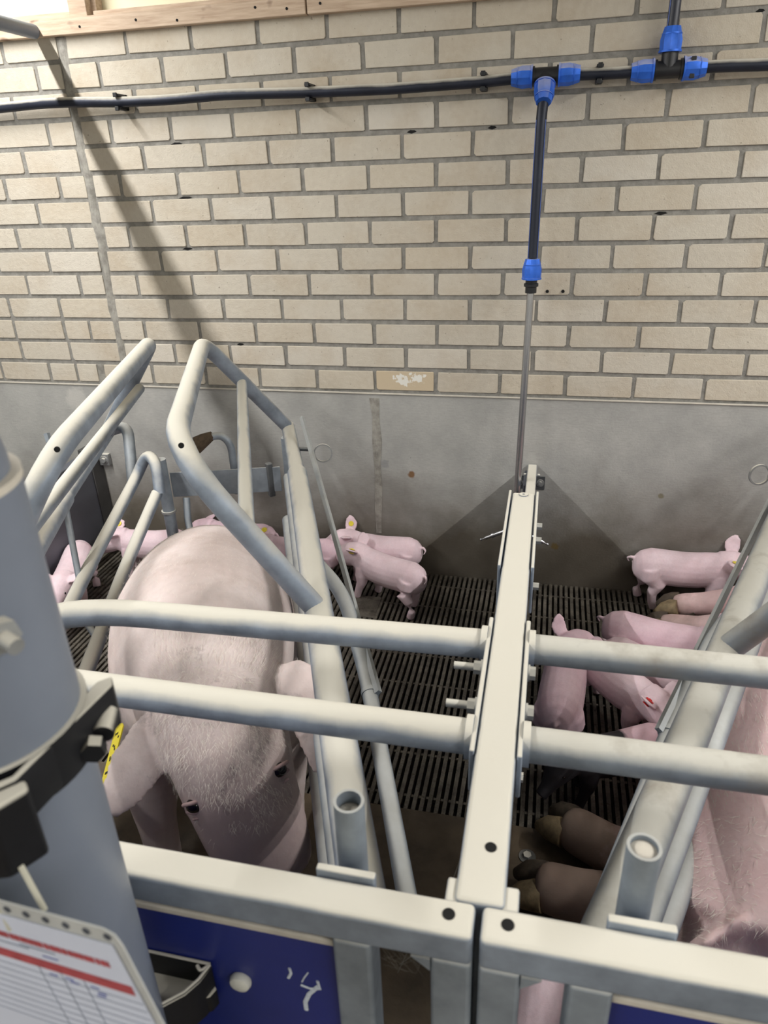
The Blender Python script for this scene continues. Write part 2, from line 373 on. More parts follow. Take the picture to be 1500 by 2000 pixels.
# timber along the top of the wall and the pale sheeting above it
t1 = struct(MB().box((-2.2,-.03,1.912),(.058,.06,1.958)).build('trim_1', M['wood'], bevel=.002), 'knotty timber batten on top of the brick wall')
for x, z in ((-.9,1.93),(-.70,1.93),(-.5,1.935),(-.36,1.925),(-.1,1.94),(0,1.93)):
    MB().lathe([(.004,0),(.004,.002)], (x,-.0312,z), (0,1,0), 8).build('screw_head', M['dark'], t1)
t2 = struct(MB().box((.063,-.03,1.912),(2.9,.06,1.958)).build('trim_2', M['wood'], bevel=.002), 'second timber batten on the wall right of the gap')
for x, z in ((.105,1.936),(.42,1.93)): MB().lathe([(.004,0),(.004,.002)], (x,-.0312,z), (0,1,0), 8).build('screw_head', M['dark'], t2)
t3 = struct(MB().box((-.735,-.02,1.958),(-.672,.05,2.45)).build('trim_3', M['wood'], bevel=.002), 'upright timber stud above the brick wall')
MB().box((-.672,.012,1.958),(-.655,.05,2.45)).build('stud_cheek', M['wood'], t3)
struct(MB().box((.105,-.02,1.958),(.168,.05,2.45)).build('trim_4', M['wood'], bevel=.002), 'second timber stud above the batten')
struct(MB().box((-1.6,-.012,1.958),(-.735,.05,1.976)).build('trim_5', M['wood'], bevel=.002)); struct(MB().box((-.655,-.012,1.958),(.105,.05,1.972)).build('trim_6', M['wood'], bevel=.002))
struct(MB().box((-3.2,.052,1.94),(4.6,.1,2.46)).build('wall_back_top', M['cream'], smooth=0), 'pale cream sheeting above the brick wall')
struct(MB().box((-3.2,-5.2,2.45),(4.6,.2,2.55)).build('ceiling', M['white'], smooth=0), 'white flat ceiling')
struct(MB().box((-3.3,-5.2,-.5),(-3.2,.2,2.55)).build('wall_left', M['white'], smooth=0)); struct(MB().box((4.6,-5.2,-.5),(4.7,.2,2.55)).build('wall_right', M['white'], smooth=0))
struct(MB().box((-3.3,-5.3,-.5),(4.7,-5.2,2.55)).build('wall_front', M['white'], smooth=0))

# floor: slats over a dark pit, solid plate in front, service aisle
YS = -1.19
fl = struct(MB().box((-1.9,YS,-.34),(3.4,0,-.32)).build('floor', M['pit'], smooth=0), 'dark slatted floor with narrow bars over a pit')
sm = MB().prism([(-.0052,YS,0),(.0052,YS,0),(.0062,YS,-.004),(.004,YS,-.03),(-.004,YS,-.03),(-.0062,YS,-.004)], (0,-YS-.012,0)).mesh('floor_slat'); sm.materials.append(M['slat'])
x = -1.0
while x < 1.95:
    o = bpy.data.objects.new('floor_slat', sm); COL.objects.link(o); o.location = (x, 0, rnd.uniform(-.0012,.0008)); o.parent = fl; x += .0196
for yy in (-.09,-.24,-.39,-.54,-.69,-.84,-.99,-1.14): MB().box((-1.0,yy-.004,-.032),(1.96,yy+.004,-.006)).build('cross_rib', M['slat'], fl)
struct(MB().box((-1.9,-2.1,-.34),(3.4,YS,0)).build('floor_plate', M['plate'], smooth=0), 'brown dirty solid floor strip between the slats and the gates')
struct(MB().box((-3.2,-5.2,-.34),(4.6,-2.1,0)).build('floor_aisle', M['plate'], smooth=0), 'solid floor of the service aisle')
MB().box((.15,-.36,-.004),(.27,-.22,.003)).build('slat_cover_plate', M['slat'], fl, bevel=.002)
fb = thing('floor_bolt', 'round bolt with washer in the brown floor near the hooves', 'bolt', (.86,-1.275,0))
MB().lathe([(.02,0),(.02,.002)], (.86,-1.275,0), n=20).build('washer', M['steel_dark'], fb); MB().hexa((.86,-1.275,.002), (0,0,1), .010, .007).build('bolt_head', M['zinc'], fb)

# ------------------------------------------------------------------ lamps (above the frame; the aisle pair is added fill)
for i, (lx, ly, lz) in enumerate(LAMPS):
    L = thing('tube_lamp', ['ceiling tube lamp over the left farrowing pen', 'ceiling tube lamp over the right farrowing pen', 'added fill tube lamp over the aisle on the left', 'added fill tube lamp over the aisle on the right'][i], 'lamp', (lx,ly,lz), 0, 'tube lamps')
    MB().box((lx-.05,ly-.98,lz+.035),(lx+.05,ly+.98,lz+.09)).build('housing', M['white'], L, bevel=.006)
    MB().tube([(lx,ly-.95,lz+.018),(lx,ly+.95,lz+.018)], .013, 12).build('tube', M['tube_lamp'], L)
# feed tube that meets the wall at the batten
ft = thing('feed_tube', 'grey horizontal feed tube meeting the timber batten', 'pipe', (-.867,-.03,1.93))
MB().tube([(-.868,-.031,1.927),(-.868,-.25,1.928),(-.868,-2.6,1.928)], .021, 20).build('tube', M['pvc'], ft)

# ------------------------------------------------------------------ water line
wl = thing('water_line', 'black water pipe with blue couplings clipped along the brick wall', 'pipe', (.77,0,1.71))
yp = -.042
pp = [(-1.6,1.712),(-1.057,1.718),(-.894,1.724),(-.758,1.722),(-.598,1.714),(-.423,1.712),(-.225,1.717),(.056,1.709),(.308,1.705),(.594,1.709),(.72,1.714),(.79,1.7145)]
MB().tube([(x,yp,z) for x,z in pp], 0.0155, 18, .05).build('main_pipe', M['pe_dust'], wl)
MB().tube([(.79,yp,1.7145),(.922,yp,1.711),(1.107,yp,1.711)], 0.0155, 18).build('main_pipe', M['pe_dust'], wl)
MB().tube([(1.107,yp,1.711),(1.261,yp,1.712),(1.366,yp,1.708),(1.7,yp,1.704),(2.4,yp,1.708)], 0.0155, 18, .05).build('main_pipe', M['pe_dust'], wl)
MB().tube([(1.107,yp,1.711),(1.104,yp,1.79),(1.108,yp,2.4)], 0.0155, 18).build('riser_pipe', M['pe'], wl)
for y_, x_ in ((-.0135,.0), (.010,.0)): MB().tube([(1.104+y_,yp-.0095,1.79),(1.108+y_,yp-.0095,2.4)], .0012, 6).build('stripe', M['stripe'], wl)
def nut(c, ax, parent=wl, mat='fit_dust'):                             # ribbed conical blue compression nut
    c = Vector(c); ax = Vector(ax).normalized()
    o = MB().lathe([(.024,-.029),(.0275,-.026),(.0285,.0),(.0245,.016),(.0205,.031),(.0175,.031)], c, ax, 30, .06).build('coupling_nut', M[mat], parent, 25)
    MB().ring(c-ax*.027, ax, .022, .0305, .005, 30).ring(c+ax*.014, ax, .020, .0268, .003, 30).build('nut_collar', M[mat], o)
    return o
def tee(cx, cz, outs):
    mb = MB().tube([(cx-.05,yp,cz),(cx+.05,yp,cz)], .022, 18)
    for d in outs: mb.tube([(cx,yp,cz), Vector((cx,yp,cz))+Vector(d)*.05], .022, 18)
    mb.ring((cx-.034,yp,cz),(1,0,0),.015,.026,.006).ring((cx+.034,yp,cz),(1,0,0),.015,.026,.006)
    mb.build('tee_fitting', M['fit_black'], wl)
DD = Vector((0,-.62,-.78)).normalized()
tee(.772, 1.7145, [DD]); nut((.772-.066,yp,1.7145),(-1,0,0)); nut((.772+.066,yp,1.7145),(1,0,0)); nut(Vector((.772,yp,1.7145))+DD*.06, DD)
tee(1.107, 1.711, [(0,0,1)]); nut((1.107-.068,yp,1.711),(-1,0,0)); nut((1.107+.068,yp,1.711),(1,0,0)); nut((1.106,yp,1.711+.07),(0,0,1))
for x in (-.598,.056,.594,.922,1.168):
    z = {-.598:1.714,.056:1.709,.594:1.709,.922:1.711,1.168:1.711}[x]
    MB().box((x-.009,-.06,z+.016),(x+.010,0,z+.023)).box((x-.009,-.06,z-.023),(x+.010,0,z-.016)).box((x-.009,-.018,z-.023),(x+.010,0,z+.023)).box((x-.006,-.066,z+.013),(x+.007,-.058,z+.026)).box((x-.006,-.066,z-.026),(x+.007,-.058,z-.013)).build('pipe_clip', M['clip'], wl, bevel=.0015)
p0 = Vector((.772,yp,1.7145))+DD*.04; DX = .765
drop = [p0, p0+DD*.03, (DX+.003,-.10,1.60), (DX+.001,-.125,1.225)]
MB().tube(drop, 0.0155, 18, .03).build('drop_pipe', M['pe_dust'], wl)
for dx in (-.0135,.0135): MB().tube([(DX+.003+dx,-.109,1.60),(DX+.001+dx,-.134,1.225)], .0012, 6).build('stripe', M['stripe'], wl)
nut((DX+.001,-.127,1.192),(0,0,1)); MB().lathe([(.018,0),(.018,-.014),(.0225,-.016),(.0225,-.024),(.0175,-.026),(.0175,-.044)], (DX+.001,-.128,1.166)).build('reducer', M['fit_black'], wl, 30)
MB().tube([(DX+.001,-.129,1.16),(DX-.008,-.19,.35)], .0115, 16).build('steel_pipe', M['stainless'], wl)
for sx in (-1,1):
    q = Vector((DX-.008,-.2,.33)); d = Vector((sx*.86,.05,-.44)).normalized(); e = q+d*.03
    MB().tube([q,e,e+d*.052],[.008,.008,.0075],14).ring(e+d*.055,d,.003,.0095,.008).tube([e+d*.058,e+d*.085],.0062,12).tube([e+d*.085,e+d*.1],[.0035,.0028],10).ring(e+d*.101,d,.0,.005,.005,12).build('drinker_nipple', M['chrome'], wl)

# ------------------------------------------------------------------ pen divider between the two pens
XD = .797
def divider(x, label, full=True):
    D = thing('pen_divider', label, 'partition', (x,-1,0), 0, 'pen dividers')
    MB().box((x-.02,-1.98,.04),(x+.02,-.33,.47) if full else (x+.02,-.012,.47)).build('panel', M['board'], D, bevel=.003)
    if full:
        MB().box((x-.021,-.33,.03),(x+.021,-.24,.475)).box((x-.021,-.15,.03),(x+.021,-.012,.475)).build('rear_panel', M['board'], D, bevel=.003)
        MB().box((x-.021+.011,-1.0,.478),(x+.021+.002,-.012,.50)).build('rear_cap', M['steel'], D, bevel=.004)
        MB().box((x-.026,-1.994,.74),(x+.026,-.95,.80)).build('beam', M['steel'], D, bevel=.006, seg=3)
        MB().box((x-.034,-1.30,.70),(x-.028,-.945,.803)).box((x+.028,-1.30,.70),(x+.034,-.945,.803)).build('side_flange', M['steel'], D, bevel=.002)
        for y0 in (-1.97,-1.2,-.98): MB().box((x-.018,y0-.02,.47),(x+.018,y0+.02,.74)).build('upright', M['steel_low'], D, bevel=.003)
        [MB().box((x+a_,-1.995,.786),(x+b_,-1.965,.795)).build('weld_plate', M['steel'], D, bevel=.003) for a_, b_ in ((-.036,-.020),(.020,.040))]
        for (yy) in (-1.925,): MB().lathe([(.0065,0),(.0065,.001)], (x+.006,yy,.7998), (0,0,1), 16).build('bolt_hole', M['dark'], D)
        MB().ring((x+.0,-.965,.801),(0,0,1),.003,.010,.003,16).build('rivet', M['steel'], D)
        for yy, zz in ((-1.0,.74),(-1.06,.735),(-1.62,.60),(-1.18,.69)): MB().hexa((x+.034 if yy > -1.3 else x+.026,yy,zz),(1,0,0),.008,.012).build('bolt_head', M['zinc'], D)
        br = MB().box((x-.055,-.013,.40),(x+.055,-.009,.455)).build('wall_bracket', M['steel_dark'], D, bevel=.006)
        for sx in (-1,1): MB().ring((x+sx*.038,-.015,.428),(0,1,0),.006,.014,.003,18).hexa((x+sx*.038,-.013,.428),(0,-1,0),.008,.008).build('anchor_bolt', M['zinc'], br)
        for sx in (-1,1): MB().tube([(x+.007+sx*.02,-.09,.49),(x+.007+sx*.028,-.09,.49)], .005, 8).build('cap_bolt', M['zinc'], D)
    else:
        MB().box((x-.026,-.085,.03),(x+.026,-.010,.49)).build('edge_profile', M['board_edge'], D, bevel=.002)
        for zz in (.43,.10): MB().box((x+.026,-.03,zz-.025),(x+.07,-.010,zz+.025)).hexa((x+.05,-.03,zz),(0,-1,0),.012,.012).ring((x+.05,-.031,zz),(0,1,0),.006,.018,.003).build('wall_bolt', M['zinc'], D, bevel=.003)
    return D
divider(XD, 'dusty cream-topped steel pen divider between the two farrowing pens')
divider(-1.0, 'dark grey plastic board divider at the far left against the wall', False)

# guard rails bolted to the divider over both pens
def guard(side, label):
    s = side; x0 = XD+s*.034
    G = thing('guard_rail', label, 'rail', (x0,-1.65,.78), 0, 'guard rails')
    r = .0241; zc = .778; y1, y2 = -1.52, -1.735
    if s < 0: MB().tube([(x0-.005,y1,zc),(.02,y1-.02,zc),(-.06,y1-.12,zc),(-.06,-1.9,zc)], r, 24, [.14,.07]).build('rail', M['steel'], G)
    else: MB().tube([(x0+.005,y1,zc),(x0+.82,y1,zc),(x0+.9,y1-.1,zc),(x0+.9,-1.9,zc)], r, 24, [.07,.07]).build('rail', M['steel_grimy'], G)
    MB().tube([(x0+s*.005,y2,zc),(x0+s*.82,y2,zc)], r, 24).build('rail', M['steel'] if s < 0 else M['steel_grimy'], G)
    MB().box((min(x0,x0-s*.007),-1.785,.73),(max(x0,x0-s*.007),-1.475,.802)).build('mounting_plate', M['steel'], G, bevel=.002)
    for yy in (y1,y2): MB().ring((x0+s*.004,yy,zc),(1,0,0),.02,.030,.010,28).build('weld_bead', M['steel'], G, 60)
    for yy in (-1.575,-1.665):
        b = MB()
        if s < 0: b.ring((x0-.003,yy,.772),(1,0,0),.006,.013,.003).hexa((x0-.004,yy,.772),(-1,0,0),.0105,.011).tube([(x0-.014,yy,.772),(x0-.046,yy,.772)],.0062,14)
        else: b.ring((x0+.002,yy,.772),(1,0,0),.006,.013,.003).hexa((x0+.003,yy,.772),(1,0,0),.0105,.009)
        b.build('bolt', M['zinc'], G)
    return G
guard(-1, 'pair of cream dusty guard rails over the left sow'); guard(1, 'pair of guard rails with brown grime over the right pen')

# ------------------------------------------------------------------ front gates
def gate(side, label):
    s = side; xin = XD-.003 if s < 0 else XD+.004
    xout = -.9 if s < 0 else 2.5
    G = thing('pen_gate', label, 'gate', (xin,-2.014,0), 0, 'pen gates')
    ya, yb, zt, tk = -2.034, -1.994, .80, .044
    X = lambda d: xin+s*d
    def bx(d0, d1, z0, z1, y0=ya, y1=yb): a, b = sorted((X(d0),X(d1))); return ((a,y0,z0),(b,y1,z1))
    MB().box(*bx(0, abs(xout-xin), zt-tk, zt)).build('top_tube', M['steel'], G, bevel=.006, seg=3)
    ps = (0,.104) if s < 0 else (0,.088)
    for d in ps: MB().box(*bx(d, d+.042, .05, zt-tk+.002)).build('post', M['steel_low'], G, bevel=.005, seg=3)
    MB().prism([(X(.042),ya,zt-tk),(X(.062),ya,zt-tk),(X(.042),ya,zt-tk-.018)],(0,.04,0)).build('weld_gusset', M['steel_low'], G)
    d0 = ps[1]+.046
    MB().box(*bx(d0-.004, abs(xout-xin), .10, .738, -2.022, -2.012)).build('panel', M['blue_panel'], G)
    MB().box(*bx(d0-.004, abs(xout-xin), .732, .742, -2.026, -2.006)).build('panel_edge', M['pvc_rim'], G, bevel=.002)
    MB().lathe([(.0065,0),(.0065,.001)], (X(.026),-2.012,.7998), (0,0,1), 16).build('bolt_hole', M['dark'], G)
    sx = X(.142 if s < 0 else .152)
    st_ = MB(); st_.tube([(sx,-1.955,.5),(sx,-1.955,.872)], .0168, 24, caps=False).tube([(sx,-1.955,.5),(sx,-1.955,.872)], .0135, 24, caps=False); st_.ring((sx,-1.955,.872),(0,0,1),.0135,.0168,.0004,24)
    so = st_.build('latch_socket', M['steel_low'], G)
    MB().lathe([(.0134,-.004),(.0134,.0),(.006,.004)],(sx,-1.955,.855 if s < 0 else .866),n=18).build('dust_plug', M['pvc_rim'], so)
    MB().box((sx-.03,-1.994,.74),(sx+.035,-1.985,.808)).build('socket_plate', M['steel'], G, bevel=.002)
    if s < 0:
        MB().lathe([(.0125,0),(.0135,.003),(.0115,.008),(.005,.011)],(.527,-2.022,.632),(0,-1,0),20).build('cap_nut', M['cap_white'], G)
        def stroke(pts, wd=.0016):
            MB().tube([Vector((x,-2.0226,z)) for x,z in pts], wd, 8, flat=.4, start=V(0,1,0)).build('chalk_mark', M['chalk'], G)
        stroke([(.590,.673),(.591,.664),(.587,.654)],.0018); stroke([(.612,.672),(.606,.66),(.603,.652)],.0009)
        stroke([(.601,.646),(.612,.643),(.624,.646),(.622,.660)],.0019); stroke([(.622,.650),(.610,.632),(.604,.615),(.604,.600)],.0028)
    return G
gate(-1, 'galvanised left pen gate with blue panel and white chalk number'); gate(1, 'galvanised right pen gate with socket tube at the corner')

# cobwebs
cw = MB()
for a, b in (((.735,-1.93,.63),(.776,-1.86,.75)),((.735,-1.93,.63),(.776,-1.88,.70)),((.70,-1.95,.60),(.735,-1.93,.63)),((.755,-1.9,.69),(.776,-1.87,.69)),((.69,-1.95,.64),(.735,-1.93,.63)),((.70,-1.96,.60),(.72,-1.94,.66))):
    m_ = (Vector(a)+Vector(b))/2-V(0,0,.004); cw.tube([a,m_,b], .00035, 5)
for i in range(16):
    a = V(rnd.uniform(.692,.75), -2.018, rnd.uniform(.69,.755)); b = V(.72+rnd.uniform(-.012,.02), -2.02, .725+rnd.uniform(-.02,.02)); cw.tube([a,b], .00013, 4)
o = cw.build('cobweb', M['web']); tag(o, 'thin grey cobweb strung between gate and divider', 'cobweb', kind='stuff')

# ------------------------------------------------------------------ farrowing crates (diagonal in the pens, mirrored about the divider)
UA = math.atan2(-.927,.376); A0 = V(.06,-1.4,0)
u = V(math.cos(UA), math.sin(UA), 0); v = V(-u.y, u.x, 0)
def crate(mirror, label):
    def W(s_, t_, z): 
        p = A0+u*s_+v*t_+V(0,0,z)
        return V(2*.792-p.x, p.y, p.z) if mirror else p
    c0 = W(0,0,0); C = thing('farrowing_crate', label, 'crate', c0, 0, 'farrowing crates')
    m_top = M['steel'] if not mirror else M['steel_grimy']; R = .0241
    T = lambda name, pts, r, fil=0., mat=None, n=20: MB().tube([W(*p) for p in pts], r, n, fil).build(name, mat or m_top, C)
    H = lambda s_, t_, z: MB().lathe([(.0055,0),(.0055,.0012)], W(s_,t_,z), (Vector((.828,-2.484,1.478))-W(s_,t_,z)), 12).build('bolt_hole', M['dark'], C)
    # right-hand side
    T('top_rail', [(.74,.352,.655),(-.75,.352,.652)], .0302, n=24); T('rail_insert', [(-.74,.352,.652),(-1.2,.345,.655)], R)
    T('loop_bar', [(.03,.352,.655),(.02,.11,1.035),(-.985,.105,1.022),(-1.17,.338,.672)], R*.98, [.16,.09])
    T('brace', [(.026,.226,.853),(-1.07,.205,.868)], .0165)
    T('lower_rail', [(.72,.336,.49),(-1.12,.33,.49)], .0212, mat=M['steel_low']); T('lower_rail', [(.72,.322,.32),(-1.12,.31,.32)], .0212, mat=M['steel_low'])
    bo = -.03 if mirror else 0.
    T('bow_rail', [(.56,.44+bo,.37),(.0,.45+bo,.435),(-.19,.425+bo,.555),(-.33,.35,.60)], .0175, [.06,.07], M['steel_low'])
    T('latch_rod', [(-1.06,.392+bo*.6,.73),(.06,.466+bo,.445)], .0085, 0, M['steel_low'], 4)
    MB().ring(W(.04,.45+bo,.43), W(.56,.44,.37)-W(0,.45,.435), .0178, .0205, .012, 24).build('rod_clip', M['steel_low'], C)
    T('latch_pin', [(-.97,.345,.655),(-.93,.41,.66)], .007, 0, M['steel_dark'], 10)
    MB().ring(W(-.90,.445,.655), (.25,-1,.12), .0265, .031, .007, 32).build('pull_ring', M['zinc'], C)
    if not mirror: H(-1.16,.318,.705); H(.03,.13,1.043)
    for (s_,a) in ((-1.08,.345),): T('rear_post', [(s_-.05,a-.01,.64),(s_-.05,a-.01,.02)], .021, 0, M['steel_low'])
    T('front_post', [(.70,.345,.64),(.70,.345,.02)], .021, 0, M['steel_low'])
    # left-hand side
    T('top_rail', [(.70,-.327,.655),(-.72,-.327,.655)], .0302, n=24); T('rail_insert', [(-.71,-.327,.655),(-1.33,-.305,.655)], R)
    T('loop_bar', [(.05,-.327,.655),(.04,-.105,1.035),(-1.03,-.058,1.022),(-1.27,-.295,.672)], R*.98, [.16,.06])
    T('brace', [(.045,-.20,.87),(-1.10,-.128,.862)], .0165)
    T('rear_bow', [(-1.30,-.29,.665),(-1.28,-.225,.685),(-1.17,-.222,.51)], .02, [.05], M['steel_low'])
    T('middle_rail', [(.66,-.36,.40),(-.60,-.292,.447),(-1.16,-.205,.53),(-1.16,-.155,.615),(-1.10,-.118,.60),(-1.06,-.118,.50)], .0195, [.2,.07,.05,.05], M['steel'])
    T('lower_rail', [(.64,-.27,.36),(-.29,-.206,.411),(-.73,-.20,.405),(-1.06,-.128,.50)], .0195, [.2,.15,.04], M['steel'])
    T('cross_rod', [(-.70,-.32,.64),(-.60,-.30,.455)], .009, 0, M['steel_low'], 12); T('cross_rod', [(-.44,-.27,.44),(-.35,-.215,.41)], .009, 0, M['steel_low'], 12)
    T('rear_post', [(-1.13,-.11,.60),(-1.13,-.11,.02)], .021, 0, M['steel_low']); MB().ring(W(-1.13,-.11,.40),(0,0,1),.019,.026,.008,24).build('weld_bead', M['zinc'], C)
    T('latch_rod', [(-1.36,-.53,.655),(-1.30,-.50,.52)], .011, 0, M['steel_low'], 4)
    H(-1.17,-.225,.535)
    if not mirror: H(-1.19,-.272,.71); H(.02,-.085,1.052)
    # rear strap and bent stop bars near the wall
    a, b = W(-1.16,-.09,.0), W(-1.12,.30,.0); d = (b-a).normalized(); nn = V(-d.y,d.x,0)*.005
    MB().prism([a+V(0,0,.44),b+V(0,0,.44),b+V(0,0,.535),a+V(0,0,.535)], nn).build('rear_strap', M['steel_low'], C, bevel=.001)
    q = W(-1.13,.262,0); MB().tube([q+V(0,0,.42),q+V(0,0,.55)], .016, 4).build('strap_bracket', M['steel_dark'], C, bevel=.004)
    if not mirror:
        T('stop_bar', [(-1.20,-.02,.602),(-1.20,.09,.655),(-1.19,.135,.62),(-1.19,.135,.42)], .0135, [.06,.04], M['steel_low'], 14)
        MB().tube([W(-1.215,-.04,.57),W(-1.205,-.02,.595),W(-1.2,.02,.62),W(-1.2,.045,.634),W(-1.2,.075,.648)],[.022,.036,.029,.024,.015],14).build('dung_crust', M['rust'], C)
        T('tail_hook', [(-1.12,-.04,.45),(-1.08,-.045,.36),(-1.02,-.02,.30),(-.98,.02,.30)], .0125, [.05,.05], M['steel_low'], 12)
    return C
crate(False, 'galvanised tube farrowing crate around the sitting sow'); crate(True, 'galvanised tube farrowing crate over the lying sow at the right')

# ------------------------------------------------------------------ feed drop pipe with clamp and record sheet (near left)
fx, fy, fr = .403, -2.117, .072
FD = thing('feed_drop_pipe', 'thick blurred grey plastic feed drop pipe at the left edge', 'pipe', (fx,fy,0))
MB().lathe([(fr-.004,.16),(fr-.004,.5),(fr-.002,1.05),(fr,1.10),(fr,1.291)], (fx,fy,0), n=56).build('pipe', M['pvc'], FD, 30)
MB().ring((fx,fy,1.292), (0,0,1), fr-.008, fr+.001, .006, 56).build('socket_rim', M['pvc_rim'], FD)
MB().lathe([(fr-.006,1.23),(fr-.006,1.305),(fr-.011,1.335),(fr-.021,1.38),(fr-.030,1.425),(fr-.032,1.9)], (fx,fy,0), n=56).build('upper_pipe', M['pvc'], FD, 60)
MB().hexa((fx+fr-.006,fy-.03,1.20),(1,-.35,0),.013,.012).tube([(fx+fr+.004,fy-.034,1.20),(fx+fr+.018,fy-.039,1.198)],.006,12).build('bolt', M['zinc'], FD)
CL = thing('pipe_clamp', 'black dusty plastic clamp bracket around the grey feed pipe', 'clamp', (fx,fy,1.07))
MB().ring((fx,fy,1.069), (0,0,1), fr-.002, fr+.005, .045, 56).build('band', M['black_plastic'], CL)
MB().prism([(0.4773,-2.0532,1.0481),(0.4845,-2.0639,1.0481),(0.4738,-2.1734,1.0481),(0.4604,-2.1885,1.0481),(0.4293,-2.1867,1.0481),(0.4293,-2.1805,1.0481),(0.4578,-2.1814,1.0481),(0.4684,-2.1698,1.0481),(0.4702,-2.1422,1.0481),(0.4684,-2.0977,1.0481),(0.4684,-2.0621,1.0481)], (0,0,.043)).build('arm', M['black_plastic'], CL, bevel=.0015)
MB().prism([(0.4764,-2.1672,1.0214),(0.4862,-2.1761,1.0214),(0.472,-2.201,1.0214),(0.4471,-2.2099,1.0214),(0.4115,-2.2045,1.0214),(0.4115,-2.1867,1.0214),(0.456,-2.1867,1.0214)], (0,0,.066)).build('nose', M['black_plastic'], CL, bevel=.003)
MB().tube([(0.48,-2.071,1.0659),(0.488,-2.0933,1.0633)], .009, 16).hexa((0.4827,-2.0995,1.0579),(.5,-1,0),.010,.012).build('clamp_screw', M['black_plastic'], CL)
for a, b in (((0.4542,-2.2045,1.0277),(0.4631,-2.2099,0.9743)),((0.4756,-2.1939,1.0277),(0.4916,-2.201,0.9921)),((0.4337,-2.2045,1.0277),(0.4364,-2.2099,0.968))): MB().tube([a,b], .0022, 8, flat=.5).build('cable_tie', M['tie'], CL)
# record sheet in a punched sleeve: local frame on the sheet plane
TL, TR, BR = V(.452,-2.208,1.005), V(.569,-2.222,1.020), V(.586,-2.222,.906)
ex = (TR-TL).normalized(); nz = ex.cross((BR-TR)).normalized(); ey = nz.cross(ex).normalized()
if nz.y > 0: nz = -nz
if ey.z < 0: ey = -ey
SH = thing('record_sheet', 'white record sheet with red print in a punched clear sleeve', 'paper', TR)
LW = (TR-TL).length
def sp(a, b, h=0.): return TR-ex*(LW-a)+ey*b*-1+nz*h                   # a: along the top edge, b: down the sheet
def quad(a0, b0, a1, b1, h, sk=.0, d=.0004): return [sp(a0+sk*b0,b0,h),sp(a1+sk*b0,b0,h),sp(a1+sk*b1,b1,h),sp(a0+sk*b1,b1,h)]
poly = [sp(-.178,0),sp(LW-.012,0),sp(LW-.003,.004),sp(LW,.014),sp(LW+.012,.21),sp(-.178,.21)]
MB().prism(poly, nz*-.0012).build('sleeve', M['sleeve'], SH)
MB().prism([sp(-.176,.0145,.0006),sp(LW-.008,.0145,.0006),sp(LW+.006,.209,.0006),sp(-.176,.209,.0006)], nz*.0004).build('paper', M['paper'], SH)
for i in range(11): MB().lathe([(.0029,0),(.0032,.0005)], sp(LW-.010-.0186*i,.0072,.0002), nz, 14).build('punch_hole', M['hole'], SH)
def ink(a0, b0, a1, b1, mat): MB().prism(quad(a0,b0,a1,b1,.0012), nz*.0002).build('print', M[mat], SH, 0)
a = -.07
while a < LW-.022:
    wv = rnd.uniform(.003,.006); ink(a, .036, min(a+wv,LW-.02), .0425, 'red_ink'); a += wv+rnd.uniform(.0004,.0016)
ink(-.17, .059, LW-.008, .0695, 'red_ink')
for a0, a1, b in ((.01,.045,.0455),(-.02,.018,.0485),(.03,.045,.0525)): ink(a0, b, a1, b+.0015, 'grey_ink' if b != .0525 else 'blue_ink')
for b in (.078,.087,.096,.105,.114,.123,.132,.141,.15): ink(-.17, b, LW-.004, b+.0006, 'grey_ink')
for aa in (.018,.04,.062): ink(aa, .0695, aa+.0006, .15, 'grey_ink')
for aa, bb in ((.043,.0735),(.047,.0765),(.067,.0745),(.072,.08),(.07,.0835),(.027,.0745)): ink(aa, bb, aa+.008, bb+.0015, 'blue_ink')
# card holder profile on the gate
CHX = -.030; CHZ = -.012
CH = thing('card_holder', 'black plastic holder profile with dusty top on the blue gate panel', 'holder', (.47+CHX,-2.05,.66+CHZ))
out = [(.38,-2.024),(.520,-2.024),(.527,-2.030),(.523,-2.040),(.512,-2.046),(.506,-2.062),(.488,-2.075),(.478,-2.115),(.38,-2.115)]
MB().prism([(x+CHX,y,.60+CHZ) for x,y in out], (0,0,.028)).build('tray_floor', M['black_plastic'], CH, bevel=.001)
MB().prism([(x+CHX,y,.60+CHZ) for x,y in ((.38,-2.023),(.522,-2.023),(.522,-2.027),(.38,-2.027))], (0,0,.066)).build('back_lip', M['black_plastic'], CH, bevel=.001)
MB().tube([(.520+CHX,-2.027,.664+CHZ),(.514+CHX,-2.035,.664+CHZ),(.507+CHX,-2.029,.664+CHZ)], .0025, 8, .004).tube([(.522+CHX,-2.026,.664+CHZ),(.516+CHX,-2.044,.664+CHZ),(.506+CHX,-2.06,.664+CHZ),(.486+CHX,-2.078,.664+CHZ),(.476+CHX,-2.115,.664+CHZ)], .0025, 8).build('front_rim', M['black_plastic'], CH)
MB().prism([(.524+CHX,-2.026,.60+CHZ),(.518+CHX,-2.046,.60+CHZ),(.508+CHX,-2.062,.60+CHZ),(.488+CHX,-2.08,.60+CHZ),(.478+CHX,-2.118,.60+CHZ),(.474+CHX,-2.116,.60+CHZ),(.484+CHX,-2.078,.60+CHZ),(.504+CHX,-2.058,.60+CHZ),(.514+CHX,-2.044,.60+CHZ),(.519+CHX,-2.026,.60+CHZ)], (0,0,.063)).build('front_wall', M['black_plastic'], CH, bevel=.0008)

